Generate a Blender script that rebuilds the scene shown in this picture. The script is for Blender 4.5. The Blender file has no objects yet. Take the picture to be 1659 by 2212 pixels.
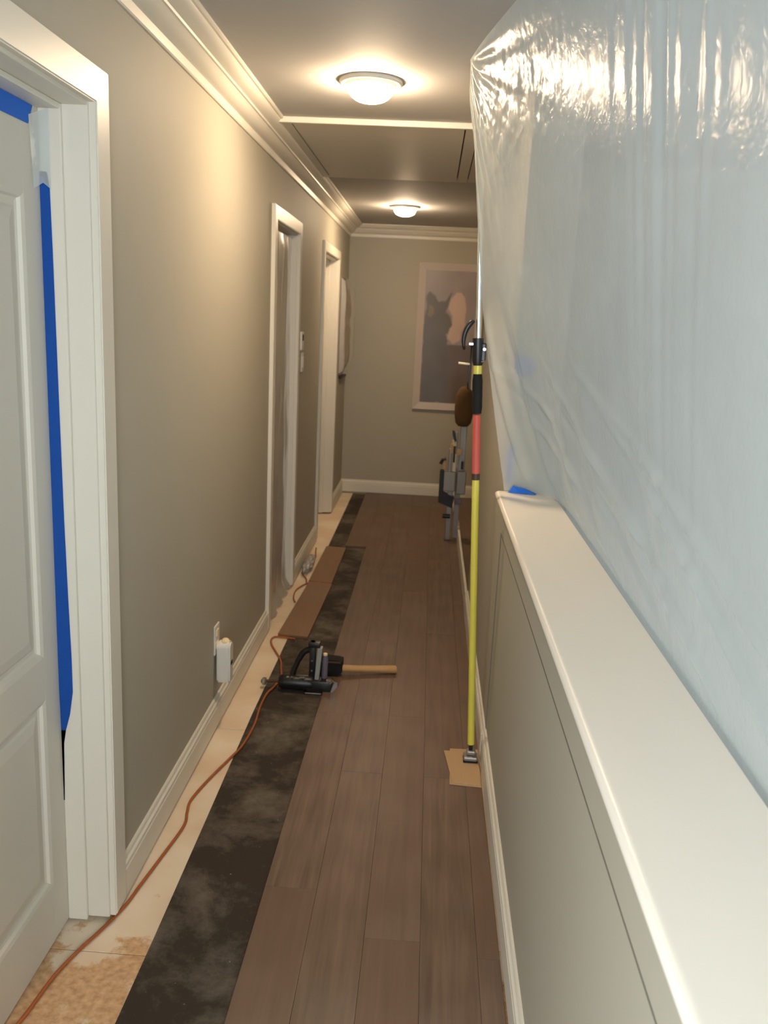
import bpy, bmesh, math, random
from mathutils import Vector, Matrix, noise
random.seed(7)
sc = bpy.context.scene
col = sc.collection

# ------------------------------------------------------------------ camera
def cam_matrix(yaw, pitch, roll, loc):
    R = Matrix.Rotation(yaw, 3, 'Z') @ Matrix.Rotation(pitch, 3, 'X') @ Matrix.Rotation(roll, 3, 'Y')
    right, fwd, up = R.col[0], R.col[1], R.col[2]
    m = Matrix((right, up, -fwd)).transposed().to_4x4()
    m.translation = loc
    return m
cam = bpy.data.cameras.new('camera')
cam_o = bpy.data.objects.new('camera', cam); col.objects.link(cam_o)
cam.sensor_fit = 'VERTICAL'; cam.sensor_height = 24.0; cam.sensor_width = 18.0
cam.lens = 24.0 * 1852.8 / 2212
cam.clip_start = 0.02
cam_o.matrix_world = cam_matrix(.0457, -.2223, -.0479, (0, 0, 1.6))
cam.dof.use_dof = True; cam.dof.focus_distance = 1.9; cam.dof.aperture_fstop = 4.5
sc.camera = cam_o

# ------------------------------------------------------------------ world, daylight, exposure
w = bpy.data.worlds.new('sky'); sc.world = w; w.use_nodes = True
w.node_tree.nodes['Background'].inputs[0].default_value = (0.62, 0.78, 1.0, 1)
w.node_tree.nodes['Background'].inputs[1].default_value = 1.0
def window_light(name, loc, direction, sx, sy, power, color):
    l = bpy.data.lights.new(name, 'AREA'); l.shape = 'RECTANGLE'; l.size = sx; l.size_y = sy
    l.energy = power; l.color = color
    o = bpy.data.objects.new(name, l); col.objects.link(o)
    o.location = loc; o.rotation_euler = Vector(direction).to_track_quat('-Z', 'Y').to_euler()
    return o
DAY = (0.88, 0.95, 1.0)
window_light('daylight_stair_window', (3.38, 1.1, 1.45), (-1, 0, 0), 1.5, 2.1, 10, (0.78, 0.93, 1.0))      # daylight through window_1
window_light('daylight_back_window', (0.55, -2.42, 1.4), (0, 1, 0), 1.1, 1.5, 76, DAY)       # daylight through window_2
window_light('fill_landing_window', (-1.6, -2.42, 1.4), (0.25, 1, 0), 1.35, 1.5, 138, DAY)    # added fill behind the made-up landing window, brightens the low right wall
vs = sc.view_settings
vs.view_transform = 'Standard'; vs.look = 'None'; vs.gamma = 1.0; vs.exposure = 1.2
try: vs.use_curve_mapping = False
except Exception: pass
sc.cycles.use_denoising = True
sc.cycles.max_bounces = 10; sc.cycles.transparent_max_bounces = 16
sc.cycles.caustics_reflective = False; sc.cycles.caustics_refractive = False
sc.cycles.sample_clamp_indirect = 6.0
LAMP_STRENGTH = 98.0

# ------------------------------------------------------------------ mesh helpers
class MB:
    def __init__(s): s.bm = bmesh.new()
    def box(s, x0, x1, y0, y1, z0, z1, bev=0.0, seg=1, M=None):
        r = bmesh.ops.create_cube(s.bm, size=1.0)
        vs_ = r['verts']
        for v in vs_:
            v.co = Vector(((x0+x1)/2 + v.co.x*(x1-x0), (y0+y1)/2 + v.co.y*(y1-y0), (z0+z1)/2 + v.co.z*(z1-z0)))
            if M: v.co = M @ v.co
        if bev > 0:
            es = list({e for v in vs_ for e in v.link_edges})
            bmesh.ops.bevel(s.bm, geom=es, offset=bev, segments=seg, affect='EDGES', profile=.5)
        return s
    def prism(s, poly, axis, a0, a1):
        """poly: list of 2d points, extruded along axis ('x': (y,z), 'y': (x,z), 'z': (x,y))"""
        def P(p, a):
            return {'x': (a, p[0], p[1]), 'y': (p[0], a, p[1]), 'z': (p[0], p[1], a)}[axis]
        v0 = [s.bm.verts.new(P(p, a0)) for p in poly]; v1 = [s.bm.verts.new(P(p, a1)) for p in poly]
        n = len(poly)
        for i in range(n):
            s.bm.faces.new((v0[i], v0[(i+1) % n], v1[(i+1) % n], v1[i]))
        s.bm.faces.new(v0); s.bm.faces.new(list(reversed(v1)))
        return s
    def tube(s, pts, r, seg=10, caps=True):
        pts = [Vector(p) for p in pts]; n = len(pts); rings = []
        rr = r if isinstance(r, (list, tuple)) else [r]*n
        prev = None
        for i, p in enumerate(pts):
            t = (pts[min(i+1, n-1)] - pts[max(i-1, 0)]).normalized()
            if prev is None:
                a = Vector((0, 0, 1)) if abs(t.z) < .9 else Vector((1, 0, 0))
                u = t.cross(a).normalized()
            else:
                u = (prev - t*prev.dot(t)).normalized()
            prev = u; v = t.cross(u)
            rings.append([s.bm.verts.new(p + rr[i]*(math.cos(2*math.pi*k/seg)*u + math.sin(2*math.pi*k/seg)*v)) for k in range(seg)])
        for i in range(n-1):
            for k in range(seg):
                s.bm.faces.new((rings[i][k], rings[i][(k+1) % seg], rings[i+1][(k+1) % seg], rings[i+1][k]))
        if caps:
            s.bm.faces.new(list(reversed(rings[0]))); s.bm.faces.new(rings[-1])
        return s
    def lathe(s, prof, c=(0, 0, 0), seg=40, axis='z'):
        rings = []
        for r, h in prof:
            ring = []
            for k in range(seg):
                a = 2*math.pi*k/seg
                p = Vector((r*math.cos(a), r*math.sin(a), h))
                if axis == 'x': p = Vector((p.z, p.x, p.y))
                if axis == 'y': p = Vector((p.x, p.z, p.y))
                ring.append(s.bm.verts.new(p + Vector(c)))
            rings.append(ring)
        for i in range(len(rings)-1):
            for k in range(seg):
                s.bm.faces.new((rings[i][k], rings[i][(k+1) % seg], rings[i+1][(k+1) % seg], rings[i+1][k]))
        for ring in (rings[0], rings[-1]):
            s.bm.faces.new(ring)
        bmesh.ops.remove_doubles(s.bm, verts=s.bm.verts[:], dist=1e-6)
        return s
    def build(s, name, mat, parent=None, smooth=False, M=None, origin=None, auto=None):
        bmesh.ops.recalc_face_normals(s.bm, faces=s.bm.faces[:])
        me = bpy.data.meshes.new(name)
        if origin is not None:
            for v in s.bm.verts: v.co -= Vector(origin)
        s.bm.to_mesh(me); s.bm.free()
        if mat: me.materials.append(mat)
        if smooth:
            for p in me.polygons: p.use_smooth = True
            if auto is not None:
                try: me.set_sharp_from_angle(angle=math.radians(auto))
                except Exception: pass
        o = bpy.data.objects.new(name, me); col.objects.link(o)
        if origin is not None: o.location = origin
        if parent:
            o.parent = parent
            base = Vector((0, 0, 0)); q = parent
            while q: base += q.location; q = q.parent
            o.location = (Vector(origin) if origin is not None else Vector((0, 0, 0))) - base
        return o
def mb(): return MB()
def empty(name, loc=(0, 0, 0)):
    o = bpy.data.objects.new(name, None); col.objects.link(o); o.location = loc; o.empty_display_size = .05
    return o
def tag(o, label=None, cat=None, group=None, kind=None):
    if label: o['label'] = label
    if cat: o['category'] = cat
    if group: o['group'] = group
    if kind: o['kind'] = kind
    return o
def struct(o, label=None):
    o['kind'] = 'structure'
    if label: o['label'] = label
    return o
def lerp(a, b, t): return a + (b-a)*t

# ------------------------------------------------------------------ materials
def srgb(r, g, b):
    f = lambda c: c/12.92 if c <= .04045 else ((c+.055)/1.055)**2.4
    return (f(r/255), f(g/255), f(b/255), 1)
def newmat(name):
    m = bpy.data.materials.new(name); m.use_nodes = True
    return m, m.node_tree.nodes, m.node_tree.links, m.node_tree.nodes['Principled BSDF']
def paint(name, c, rough=.6, spec=.5, bump=0.0, scale=300, var=0.04, metal=0.0, vscale=4):
    m, N, L, b = newmat(name)
    b.inputs['Roughness'].default_value = rough; b.inputs['Metallic'].default_value = metal
    b.inputs['Specular IOR Level'].default_value = spec
    tc = N.new('ShaderNodeTexCoord')
    nz = N.new('ShaderNodeTexNoise'); nz.inputs['Scale'].default_value = vscale; nz.inputs['Detail'].default_value = 4
    L.new(tc.outputs['Object'], nz.inputs['Vector'])
    mx = N.new('ShaderNodeMix'); mx.data_type = 'RGBA'
    mx.inputs['A'].default_value = tuple(x*(1-var) for x in c[:3])+(1,)
    mx.inputs['B'].default_value = tuple(min(1, x*(1+var)) for x in c[:3])+(1,)
    L.new(nz.outputs['Fac'], mx.inputs['Factor']); L.new(mx.outputs['Result'], b.inputs['Base Color'])
    if bump > 0:
        n2 = N.new('ShaderNodeTexNoise'); n2.inputs['Scale'].default_value = scale; n2.inputs['Detail'].default_value = 2
        L.new(tc.outputs['Object'], n2.inputs['Vector'])
        bp = N.new('ShaderNodeBump'); bp.inputs['Strength'].default_value = bump; bp.inputs['Distance'].default_value = .002
        L.new(n2.outputs['Fac'], bp.inputs['Height']); L.new(bp.outputs['Normal'], b.inputs['Normal'])
    return m
M = {}
M['wall'] = paint('wall_paint', srgb(177, 172, 157), .62, .3, .06, 260, .02)
M['hatch'] = paint('hatch_paint', srgb(222, 216, 204), .5, .4, .04, 200, .02)
M['ceiling'] = paint('ceiling_paint', srgb(188, 186, 183), .75, .3, .06, 200, .02)
M['trim'] = paint('white_trim_paint', srgb(226, 221, 208), .38, .5, .03, 120, .015)
M['ledge'] = paint('ledge_paint', srgb(243, 236, 224), .32, .5, .04, 160, .015)
M['door'] = paint('door_paint', srgb(216, 211, 198), .45, .45, .04, 160, .015)
M['gap'] = paint('dark_gap', srgb(40, 34, 28), .9)
M['joint_shade'] = paint('grey_joint_shade', srgb(112, 106, 94), .8)  # grey that paints in thin shadow lines along the low wall's joints
M['blue'] = paint('blue_tape', srgb(40, 108, 212), .6, .3, .1, 500, .06)
M['black'] = paint('black_plastic', srgb(24, 23, 22), .38, .5, 0, 1, .1)
M['rubber'] = paint('black_rubber', srgb(28, 26, 24), .75, .3, .1, 300, .1)
M['steel'] = paint('steel', srgb(190, 192, 194), .28, .5, 0, 1, .05, 1.0)
M['chrome'] = paint('bright_tube', srgb(225, 240, 240), .22, .5, 0, 1, .02, 1.0)
M['alu'] = paint('grey_metal', srgb(150, 146, 140), .42, .5, .05, 80, .08, .6)
M['yellow'] = paint('yellow_lacquer', srgb(226, 212, 86), .35, .5, 0, 1, .05)
M['red'] = paint('red_label', srgb(206, 92, 78), .5, .4, 0, 1, .08)
M['cord'] = paint('orange_cord', srgb(168, 92, 46), .5, .4, .1, 200, .1)
M['card'] = paint('cardboard', srgb(196, 164, 126), .85, .2, .1, 120, .08)
M['handlewood'] = paint('ash_handle', srgb(196, 154, 104), .5, .4, .05, 60, .12, vscale=30)
M['plate'] = paint('white_plastic', srgb(232, 228, 218), .35, .5, 0, 1, .01)
M['cream'] = paint('cream_plastic', srgb(240, 220, 180), .45, .4, 0, 1, .02)
M['brown'] = paint('brown_felt', srgb(98, 74, 46), .9, .2, .1, 300, .1)
M['darkframe'] = paint('dark_frame', srgb(78, 54, 40), .5, .4, 0, 1, .1)
M['rail'] = paint('brushed_rail', srgb(176, 176, 174), .35, .5, .05, 80, .06, .35)
M['purple'] = paint('mauve_plastic', srgb(112, 104, 120), .4, .5, 0, 1, .06)
M['tan'] = paint('tan_wood', srgb(212, 176, 130), .6, .4, .05, 100, .1)
M['frame'] = paint('pale_frame', srgb(196, 184, 174), .4, .5, .05, 60, .08)

def emit(name, c, s):
    m, N, L, b = newmat(name)
    b.inputs['Base Color'].default_value = (.9, .9, .85, 1)
    b.inputs['Emission Color'].default_value = c; b.inputs['Emission Strength'].default_value = s
    return m
M['dome'] = emit('lit_glass_dome', (1.0, .74, .48, 1), LAMP_STRENGTH)

def film(name, tint, transp, transl, rough, bump_fine, bump_scale, bump_dist=.002, spec=1.0, aniso=False):
    """thin polythene: part clear, part milky, with a crinkled gloss"""
    m, N, L, b = newmat(name); N.remove(b); out = N['Material Output']
    tc = N.new('ShaderNodeTexCoord')
    mp = N.new('ShaderNodeMapping'); L.new(tc.outputs['Object'], mp.inputs['Vector'])
    nz = N.new('ShaderNodeTexNoise'); nz.inputs['Scale'].default_value = bump_scale; nz.inputs['Detail'].default_value = 5; nz.inputs['Distortion'].default_value = 1.2
    L.new(mp.outputs['Vector'], nz.inputs['Vector'])
    bp = N.new('ShaderNodeBump'); bp.inputs['Strength'].default_value = bump_fine; bp.inputs['Distance'].default_value = bump_dist
    L.new(nz.outputs['Fac'], bp.inputs['Height'])
    tr = N.new('ShaderNodeBsdfTransparent'); tr.inputs['Color'].default_value = (.93, .96, .96, 1)
    df = N.new('ShaderNodeBsdfDiffuse'); df.inputs['Color'].default_value = tint
    tl = N.new('ShaderNodeBsdfTranslucent'); tl.inputs['Color'].default_value = tint
    gl = N.new('ShaderNodeBsdfGlossy'); gl.inputs['Roughness'].default_value = rough; gl.inputs['Color'].default_value = (1, 1, 1, 1)
    L.new(bp.outputs['Normal'], gl.inputs['Normal'])
    m1 = N.new('ShaderNodeMixShader'); m1.inputs[0].default_value = transl
    L.new(df.outputs[0], m1.inputs[1]); L.new(tl.outputs[0], m1.inputs[2])
    n3 = N.new('ShaderNodeTexNoise'); n3.inputs['Scale'].default_value = 3.5; n3.inputs['Detail'].default_value = 6
    L.new(tc.outputs['Object'], n3.inputs['Vector'])
    mr = N.new('ShaderNodeMapRange'); mr.inputs['From Min'].default_value = .3; mr.inputs['From Max'].default_value = .7
    mr.inputs['To Min'].default_value = transp-.06; mr.inputs['To Max'].default_value = transp+.06
    L.new(n3.outputs['Fac'], mr.inputs['Value'])
    m2 = N.new('ShaderNodeMixShader'); L.new(mr.outputs['Result'], m2.inputs[0])
    L.new(m1.outputs[0], m2.inputs[1]); L.new(tr.outputs[0], m2.inputs[2])
    fr = N.new('ShaderNodeFresnel'); fr.inputs['IOR'].default_value = 1.45; L.new(bp.outputs['Normal'], fr.inputs['Normal'])
    mm = N.new('ShaderNodeMath'); mm.operation = 'MULTIPLY'; mm.inputs[1].default_value = spec; mm.use_clamp = True
    L.new(fr.outputs[0], mm.inputs[0])
    m3 = N.new('ShaderNodeMixShader'); L.new(mm.outputs[0], m3.inputs[0])
    L.new(m2.outputs[0], m3.inputs[1]); L.new(gl.outputs[0], m3.inputs[2])
    L.new(m3.outputs[0], out.inputs['Surface'])
    return m
M['sheet'] = film('polythene_sheet', (.75, .78, .75, 1), .20, .64, .25, .42, 42, .004, .40)
M['sheet_door'] = film('polythene_door', (.88, .88, .88, 1), .15, .45, .3, .4, 30, .003, .7)
M['wrap'] = film('clear_wrap', (.92, .88, .86, 1), .22, .4, .2, .5, 40, .003, 1.5)
M['cleartape'] = film('frosted_tape', (.85, .90, .92, 1), .5, .3, .3, .1, 60, .001)

def glass_mat():
    m, N, L, b = newmat('window_glass'); N.remove(b)
    tr = N.new('ShaderNodeBsdfTransparent'); gl = N.new('ShaderNodeBsdfGlossy'); gl.inputs['Roughness'].default_value = .02
    mx = N.new('ShaderNodeMixShader'); mx.inputs[0].default_value = .06
    L.new(tr.outputs[0], mx.inputs[1]); L.new(gl.outputs[0], mx.inputs[2]); L.new(mx.outputs[0], N['Material Output'].inputs['Surface'])
    return m
M['glass'] = glass_mat()

def wood_mat(name, c1, c2, c3, rough=.42):
    m, N, L, b = newmat(name)
    tc = N.new('ShaderNodeTexCoord'); oi = N.new('ShaderNodeObjectInfo')
    ad = N.new('ShaderNodeVectorMath'); ad.operation = 'ADD'
    cm = N.new('ShaderNodeCombineXYZ'); mu = N.new('ShaderNodeMath'); mu.operation = 'MULTIPLY'; mu.inputs[1].default_value = 37.0
    L.new(oi.outputs['Random'], mu.inputs[0]); L.new(mu.outputs[0], cm.inputs['X']); L.new(mu.outputs[0], cm.inputs['Y'])
    L.new(tc.outputs['Object'], ad.inputs[0]); L.new(cm.outputs[0], ad.inputs[1])
    mp = N.new('ShaderNodeMapping'); mp.inputs['Scale'].default_value = (38, 1.6, 1); L.new(ad.outputs[0], mp.inputs['Vector'])
    n1 = N.new('ShaderNodeTexNoise'); n1.inputs['Scale'].default_value = 1.0; n1.inputs['Detail'].default_value = 8; n1.inputs['Roughness'].default_value = .65; n1.inputs['Distortion'].default_value = .5
    L.new(mp.outputs[0], n1.inputs['Vector'])
    mp2 = N.new('ShaderNodeMapping'); mp2.inputs['Scale'].default_value = (9, .9, 1); L.new(ad.outputs[0], mp2.inputs['Vector'])
    wv = N.new('ShaderNodeTexWave'); wv.wave_type = 'RINGS'; wv.inputs['Scale'].default_value = 1.3; wv.inputs['Distortion'].default_value = 5; wv.inputs['Detail'].default_value = 3
    L.new(mp2.outputs[0], wv.inputs['Vector'])
    cr = N.new('ShaderNodeValToRGB'); cr.color_ramp.elements[0].color = c1; cr.color_ramp.elements[1].color = c2
    cr.color_ramp.elements[0].position = .3; cr.color_ramp.elements[1].position = .72
    mixf = N.new('ShaderNodeMix'); mixf.inputs['Factor'].default_value = .08
    L.new(n1.outputs['Fac'], mixf.inputs['A']); L.new(wv.outputs['Fac'], mixf.inputs['B']); L.new(mixf.outputs['Result'], cr.inputs['Fac'])
    mx = N.new('ShaderNodeMix'); mx.data_type = 'RGBA'; mx.blend_type = 'MIX'
    mr = N.new('ShaderNodeMapRange'); mr.inputs['To Min'].default_value = 0; mr.inputs['To Max'].default_value = .8; L.new(oi.outputs['Random'], mr.inputs['Value'])
    L.new(mr.outputs[0], mx.inputs['Factor']); L.new(cr.outputs['Color'], mx.inputs['A']); mx.inputs['B'].default_value = c3
    # pale sawdust specks
    n4 = N.new('ShaderNodeTexNoise'); n4.inputs['Scale'].default_value = 2.4; n4.inputs['Detail'].default_value = 4; L.new(ad.outputs[0], n4.inputs['Vector'])
    dr = N.new('ShaderNodeMapRange'); dr.inputs['From Min'].default_value = .5; dr.inputs['From Max'].default_value = .8; dr.inputs['To Max'].default_value = .22; L.new(n4.outputs['Fac'], dr.inputs['Value'])
    mx2 = N.new('ShaderNodeMix'); mx2.data_type = 'RGBA'; mx2.inputs['B'].default_value = srgb(150, 134, 124)
    L.new(dr.outputs[0], mx2.inputs['Factor']); L.new(mx.outputs['Result'], mx2.inputs['A'])
    L.new(mx2.outputs['Result'], b.inputs['Base Color'])
    b.inputs['Roughness'].default_value = rough; b.inputs['Specular IOR Level'].default_value = .45
    bp = N.new('ShaderNodeBump'); bp.inputs['Strength'].default_value = .12; bp.inputs['Distance'].default_value = .001
    L.new(n1.outputs['Fac'], bp.inputs['Height']); L.new(bp.outputs['Normal'], b.inputs['Normal'])
    return m
M['plank'] = wood_mat('plank_wood', srgb(88, 68, 56), srgb(124, 101, 86), srgb(108, 83, 67))
M['loose'] = wood_mat('loose_board_wood', srgb(122, 92, 66), srgb(146, 112, 82), srgb(138, 104, 76), .5)

def felt_mat():
    m, N, L, b = newmat('tar_paper')
    tc = N.new('ShaderNodeTexCoord')
    n1 = N.new('ShaderNodeTexNoise'); n1.inputs['Scale'].default_value = 3.2; n1.inputs['Detail'].default_value = 8; n1.inputs['Roughness'].default_value = .72; n1.inputs['Distortion'].default_value = .15
    L.new(tc.outputs['Object'], n1.inputs['Vector'])
    cr = N.new('ShaderNodeValToRGB'); e = cr.color_ramp.elements
    e[0].position = .46; e[0].color = srgb(60, 52, 45); e[1].position = .74; e[1].color = srgb(128, 118, 106)
    L.new(n1.outputs['Fac'], cr.inputs['Fac'])
    v = N.new('ShaderNodeTexNoise'); v.inputs['Scale'].default_value = 70; v.inputs['Detail'].default_value = 2; L.new(tc.outputs['Object'], v.inputs['Vector'])
    mr = N.new('ShaderNodeMapRange'); mr.inputs['From Min'].default_value = .74; mr.inputs['From Max'].default_value = .80; L.new(v.outputs['Fac'], mr.inputs['Value'])
    mx = N.new('ShaderNodeMix'); mx.data_type = 'RGBA'; mx.inputs['B'].default_value = srgb(178, 158, 130)
    L.new(mr.outputs[0], mx.inputs['Factor']); L.new(cr.outputs['Color'], mx.inputs['A']); L.new(mx.outputs['Result'], b.inputs['Base Color'])
    b.inputs['Roughness'].default_value = .8; b.inputs['Specular IOR Level'].default_value = .25
    bp = N.new('ShaderNodeBump'); bp.inputs['Strength'].default_value = .3; bp.inputs['Distance'].default_value = .003
    L.new(n1.outputs['Fac'], bp.inputs['Height']); L.new(bp.outputs['Normal'], b.inputs['Normal'])
    return m
M['felt'] = felt_mat()

def subfloor_mat():
    m, N, L, b = newmat('plywood_subfloor')
    tc = N.new('ShaderNodeTexCoord'); geo = N.new('ShaderNodeNewGeometry')
    sp = N.new('ShaderNodeSeparateXYZ'); L.new(geo.outputs['Position'], sp.inputs[0])
    # chipboard grain
    n1 = N.new('ShaderNodeTexNoise'); n1.inputs['Scale'].default_value = 60; n1.inputs['Detail'].default_value = 6; L.new(geo.outputs['Position'], n1.inputs['Vector'])
    cr = N.new('ShaderNodeValToRGB'); e = cr.color_ramp.elements
    e[0].position = .3; e[0].color = srgb(192, 150, 110); e[1].position = .7; e[1].color = srgb(226, 188, 146); L.new(n1.outputs['Fac'], cr.inputs['Fac'])
    # cream skim coat, worn away towards the doorway
    n2 = N.new('ShaderNodeTexNoise'); n2.inputs['Scale'].default_value = 7; n2.inputs['Detail'].default_value = 8; n2.inputs['Roughness'].default_value = .6; L.new(geo.outputs['Position'], n2.inputs['Vector'])
    yr = N.new('ShaderNodeMapRange'); yr.inputs['From Min'].default_value = 1.75; yr.inputs['From Max'].default_value = 2.05; yr.inputs['To Min'].default_value = -.12; yr.inputs['To Max'].default_value = .22; L.new(sp.outputs['Y'], yr.inputs['Value'])
    a = N.new('ShaderNodeMath'); a.operation = 'ADD'; L.new(n2.outputs['Fac'], a.inputs[0]); L.new(yr.outputs[0], a.inputs[1])
    mr = N.new('ShaderNodeMapRange'); mr.inputs['From Min'].default_value = .46; mr.inputs['From Max'].default_value = .52; L.new(a.outputs[0], mr.inputs['Value'])
    n3 = N.new('ShaderNodeTexNoise'); n3.inputs['Scale'].default_value = 3; n3.inputs['Detail'].default_value = 5; L.new(geo.outputs['Position'], n3.inputs['Vector'])
    c2 = N.new('ShaderNodeValToRGB'); e = c2.color_ramp.elements
    e[0].position = .35; e[0].color = srgb(226, 202, 172); e[1].position = .62; e[1].color = srgb(242, 226, 202); L.new(n3.outputs['Fac'], c2.inputs['Fac'])
    mx = N.new('ShaderNodeMix'); mx.data_type = 'RGBA'; L.new(mr.outputs[0], mx.inputs['Factor']); L.new(cr.outputs['Color'], mx.inputs['A']); L.new(c2.outputs['Color'], mx.inputs['B'])
    L.new(mx.outputs['Result'], b.inputs['Base Color']); b.inputs['Roughness'].default_value = .8; b.inputs['Specular IOR Level'].default_value = .25
    bp = N.new('ShaderNodeBump'); bp.inputs['Strength'].default_value = .25; bp.inputs['Distance'].default_value = .002
    L.new(a.outputs[0], bp.inputs['Height']); L.new(bp.outputs['Normal'], b.inputs['Normal'])
    return m
M['sub'] = subfloor_mat()

# ------------------------------------------------------------------ room dimensions
XL, XR, YE, ZC = -.767, .2815, 7.79, 2.38
WT = .14                                   # left wall thickness
YB = -2.3                                  # wall behind the camera
XS = 3.3                                   # far wall of the stair hall behind the sheet
YW = 2.96                                  # where the full-height right wall starts
YO = 4.62                                  # right wall ends here; the hall opens to the right beyond

# ------------------------------------------------------------------ floor
flo = struct(mb().box(XL-.8, XR+.02, YB, YE, -.06, -.019).box(-2.7, XL-.8, YB, -.3, -.06, 0).build('floor', M['gap']), 'plywood subfloor with dark planks being laid over it')
ys = [YB, -.6, .62, 1.835, 3.06, 4.28, 5.5, 6.72, YE]
for a, b_ in zip(ys[:-1], ys[1:]):
    mb().box(XL-.8, XR+.015, a+.0012, b_-.0012, -.019, 0, .0008).build('subfloor_panel', M['sub'], flo, origin=((XL+XR)/2, (a+b_)/2, 0))
und = mb().prism([(-.630, YB+.02), (-.632, 1.9), (-.637, 2.5), (-.644, 3.2), (-.640, 4.2), (-.648, 5.852), (.262, 5.852), (.262, YB+.02)], 'z', 0, .0018).box(-.652, .262, 5.845, YE-.02, .0008, .0026).build('underlay_paper', M['felt'])
tag(und, 'black tar paper underlay strip lying between bare plywood and planks', 'underlay')
xs = [-.530, -.383, -.236, -.088, .059, .206, .2635]
joints = {0: [5.852, 6.95], 1: [.9, 2.12, 3.228, 4.62, 5.92, 7.1], 2: [.35, 1.52, 2.776, 4.05, 5.1, 6.5], 3: [.75, 1.942, 3.238, 4.9, 6.2, 7.3],
          4: [.2, 1.4, 2.775, 4.205, 5.6, 6.8], 5: [.6, 1.9, 3.4, 4.7, 6.0]}
for r in range(6):
    x0, x1 = xs[r], xs[r+1]
    j = joints[r]
    ends = ([YB+.03] if r else []) + j + [YE-.018]
    for a, b_ in zip(ends[:-1], ends[1:]):
        dz = random.uniform(-.0003, .0004)
        mb().box(x0+.0002, x1-.0002, a+.0002, b_-.0002, .003, .0165+dz, .0005).build('plank', M['plank'], flo, origin=((x0+x1)/2, (a+b_)/2, .0165))
# loose boards laid ready on the paper
def loose(pts, z, label):
    poly = [(p[0], p[1]) for p in pts]
    o = mb().prism(poly, 'z', z, z+.014)
    bmesh.ops.bevel(o.bm, geom=o.bm.edges[:], offset=.0012, segments=1, affect='EDGES')
    c = (sum(p[0] for p in pts)/4, sum(p[1] for p in pts)/4, z)
    return tag(o.build('floor_board', M['loose'], origin=c), label, 'board', 'loose boards waiting to be laid')
loose([(-.695, 4.075), (-.540, 4.055), (-.520, 4.955), (-.664, 4.965)], .0022, 'loose brown floor board nearest the nailer, lying on the tar paper')
loose([(-.668, 4.985), (-.524, 4.978), (-.520, 5.80), (-.660, 5.81)], .0022, 'loose brown floor board farther away, lying beside the crumpled plastic')

# ------------------------------------------------------------------ ceiling
struct(mb().box(-2.75, XS+.1, YB-.1, YE+.1, ZC, ZC+.1).build('ceiling', M['ceiling']), 'plain pale ceiling of the hallway')

# ------------------------------------------------------------------ walls
D1 = (1.15, 1.945); D2 = (4.175, 4.865); D3 = (6.015, 6.87); ZH = 2.015
wl = mb()
edges = [-.4, D1[0]-.02, D1[1]+.02, D2[0]-.02, D2[1]+.02, D3[0]-.02, D3[1]+.02, YE]
for k in range(0, 8, 2): wl.box(XL-WT, XL, edges[k], edges[k+1], .02, ZC)
for d in (D1, D2, D3): wl.box(XL-WT, XL, d[0]-.02, d[1]+.02, ZH+.02, ZC)
struct(wl.box(-2.7, XL-WT, -.52, -.4, 0, ZC).box(XL-WT, XL, -.52, -.4, 0, ZC).build('wall_left', M['wall']), 'greige painted left wall of the hallway')
struct(mb().box(XL-.8, 1.2, YE, YE+.12, -.05, ZC).build('wall_end', M['wall']), 'greige end wall behind the wrapped picture')
struct(mb().box(XL-.9, XL-.8, -.4, YE+.12, -.06, ZC).build('wall_light_block', M['wall']))  # added unseen wall, blocks sky light leaking through gaps under the doors
# right: low wall then full-height wall
wr = mb().box(XR+.002, .435, YB, YW, 0, 1.0)
wr.box(XR, .45, YW+.003, YO, 0, ZC).box(XR+.012, .435, YW-.01, YW+.01, 0, 1.0)
wr.box(XR-.004, .435, YB, YW-.0, .89, 1.0)
wro = struct(wr.build('wall_right', M['wall']), 'low right wall rising to full height past the ledge')
mb().box(XR-.0005, XR+.003, YB, YW-.004, .8755, .8800).build('joint_shade_line', M['joint_shade'], wro)  # dark strip standing in for the shadow line under the apron
mb().box(XR-.0005, XR+.004, YW-.0035, YW+.0035, .12, .8800).build('joint_shade_line', M['joint_shade'], wro)  # same painted shade over the upright joint, covers its lit edge
struct(mb().box(-2.7, XS+.1, YB-.12, YB, -1.4, .55).box(-2.7, XS+.1, YB-.12, YB, 2.2, ZC).box(-2.7, -2.3, YB-.12, YB, .55, 2.2).box(-.9, 0.0, YB-.12, YB, .55, 2.2).box(1.1, XS+.1, YB-.12, YB, .55, 2.2).build('wall_back', M['wall']))
struct(mb().box(-2.82, -2.7, YB-.12, -.4, -.06, ZC).build('wall_added_landing', M['wall']))  # added landing out of view, widens the hall for the fill window
struct(mb().box(XS, XS+.12, YB, YE, -1.4, .35).box(XS, XS+.12, YB, .3, .35, ZC).box(XS, XS+.12, 1.9, YE, .35, ZC).box(XS, XS+.12, .3, 1.9, 2.28, ZC).build('wall_stair', M['wall']))
struct(mb().box(.45, XS, YO-.12, YO, -1.4, ZC).build('wall_stair_side', M['wall']))
struct(mb().box(1.2, 1.32, YO, YE+.12, -.05, ZC).build('wall_alcove', M['wall']))
struct(mb().box(.2815, 1.2, YO, YE, -.06, .0165).build('floor_alcove', M['plank']))
struct(mb().box(.2660, .2810, YO+.002, 6.42, .004, .118, .002).build('trim_6', M['trim']), 'low white curb board edging the opening past the right wall')
struct(mb().box(.30, XS+.1, YB, YO, -1.5, -1.4).build('floor_stair', M['plank']))
struct(mb().box(.40, .435, YB, YW, -1.4, 0).build('wall_stair_low', M['wall']))
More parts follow.
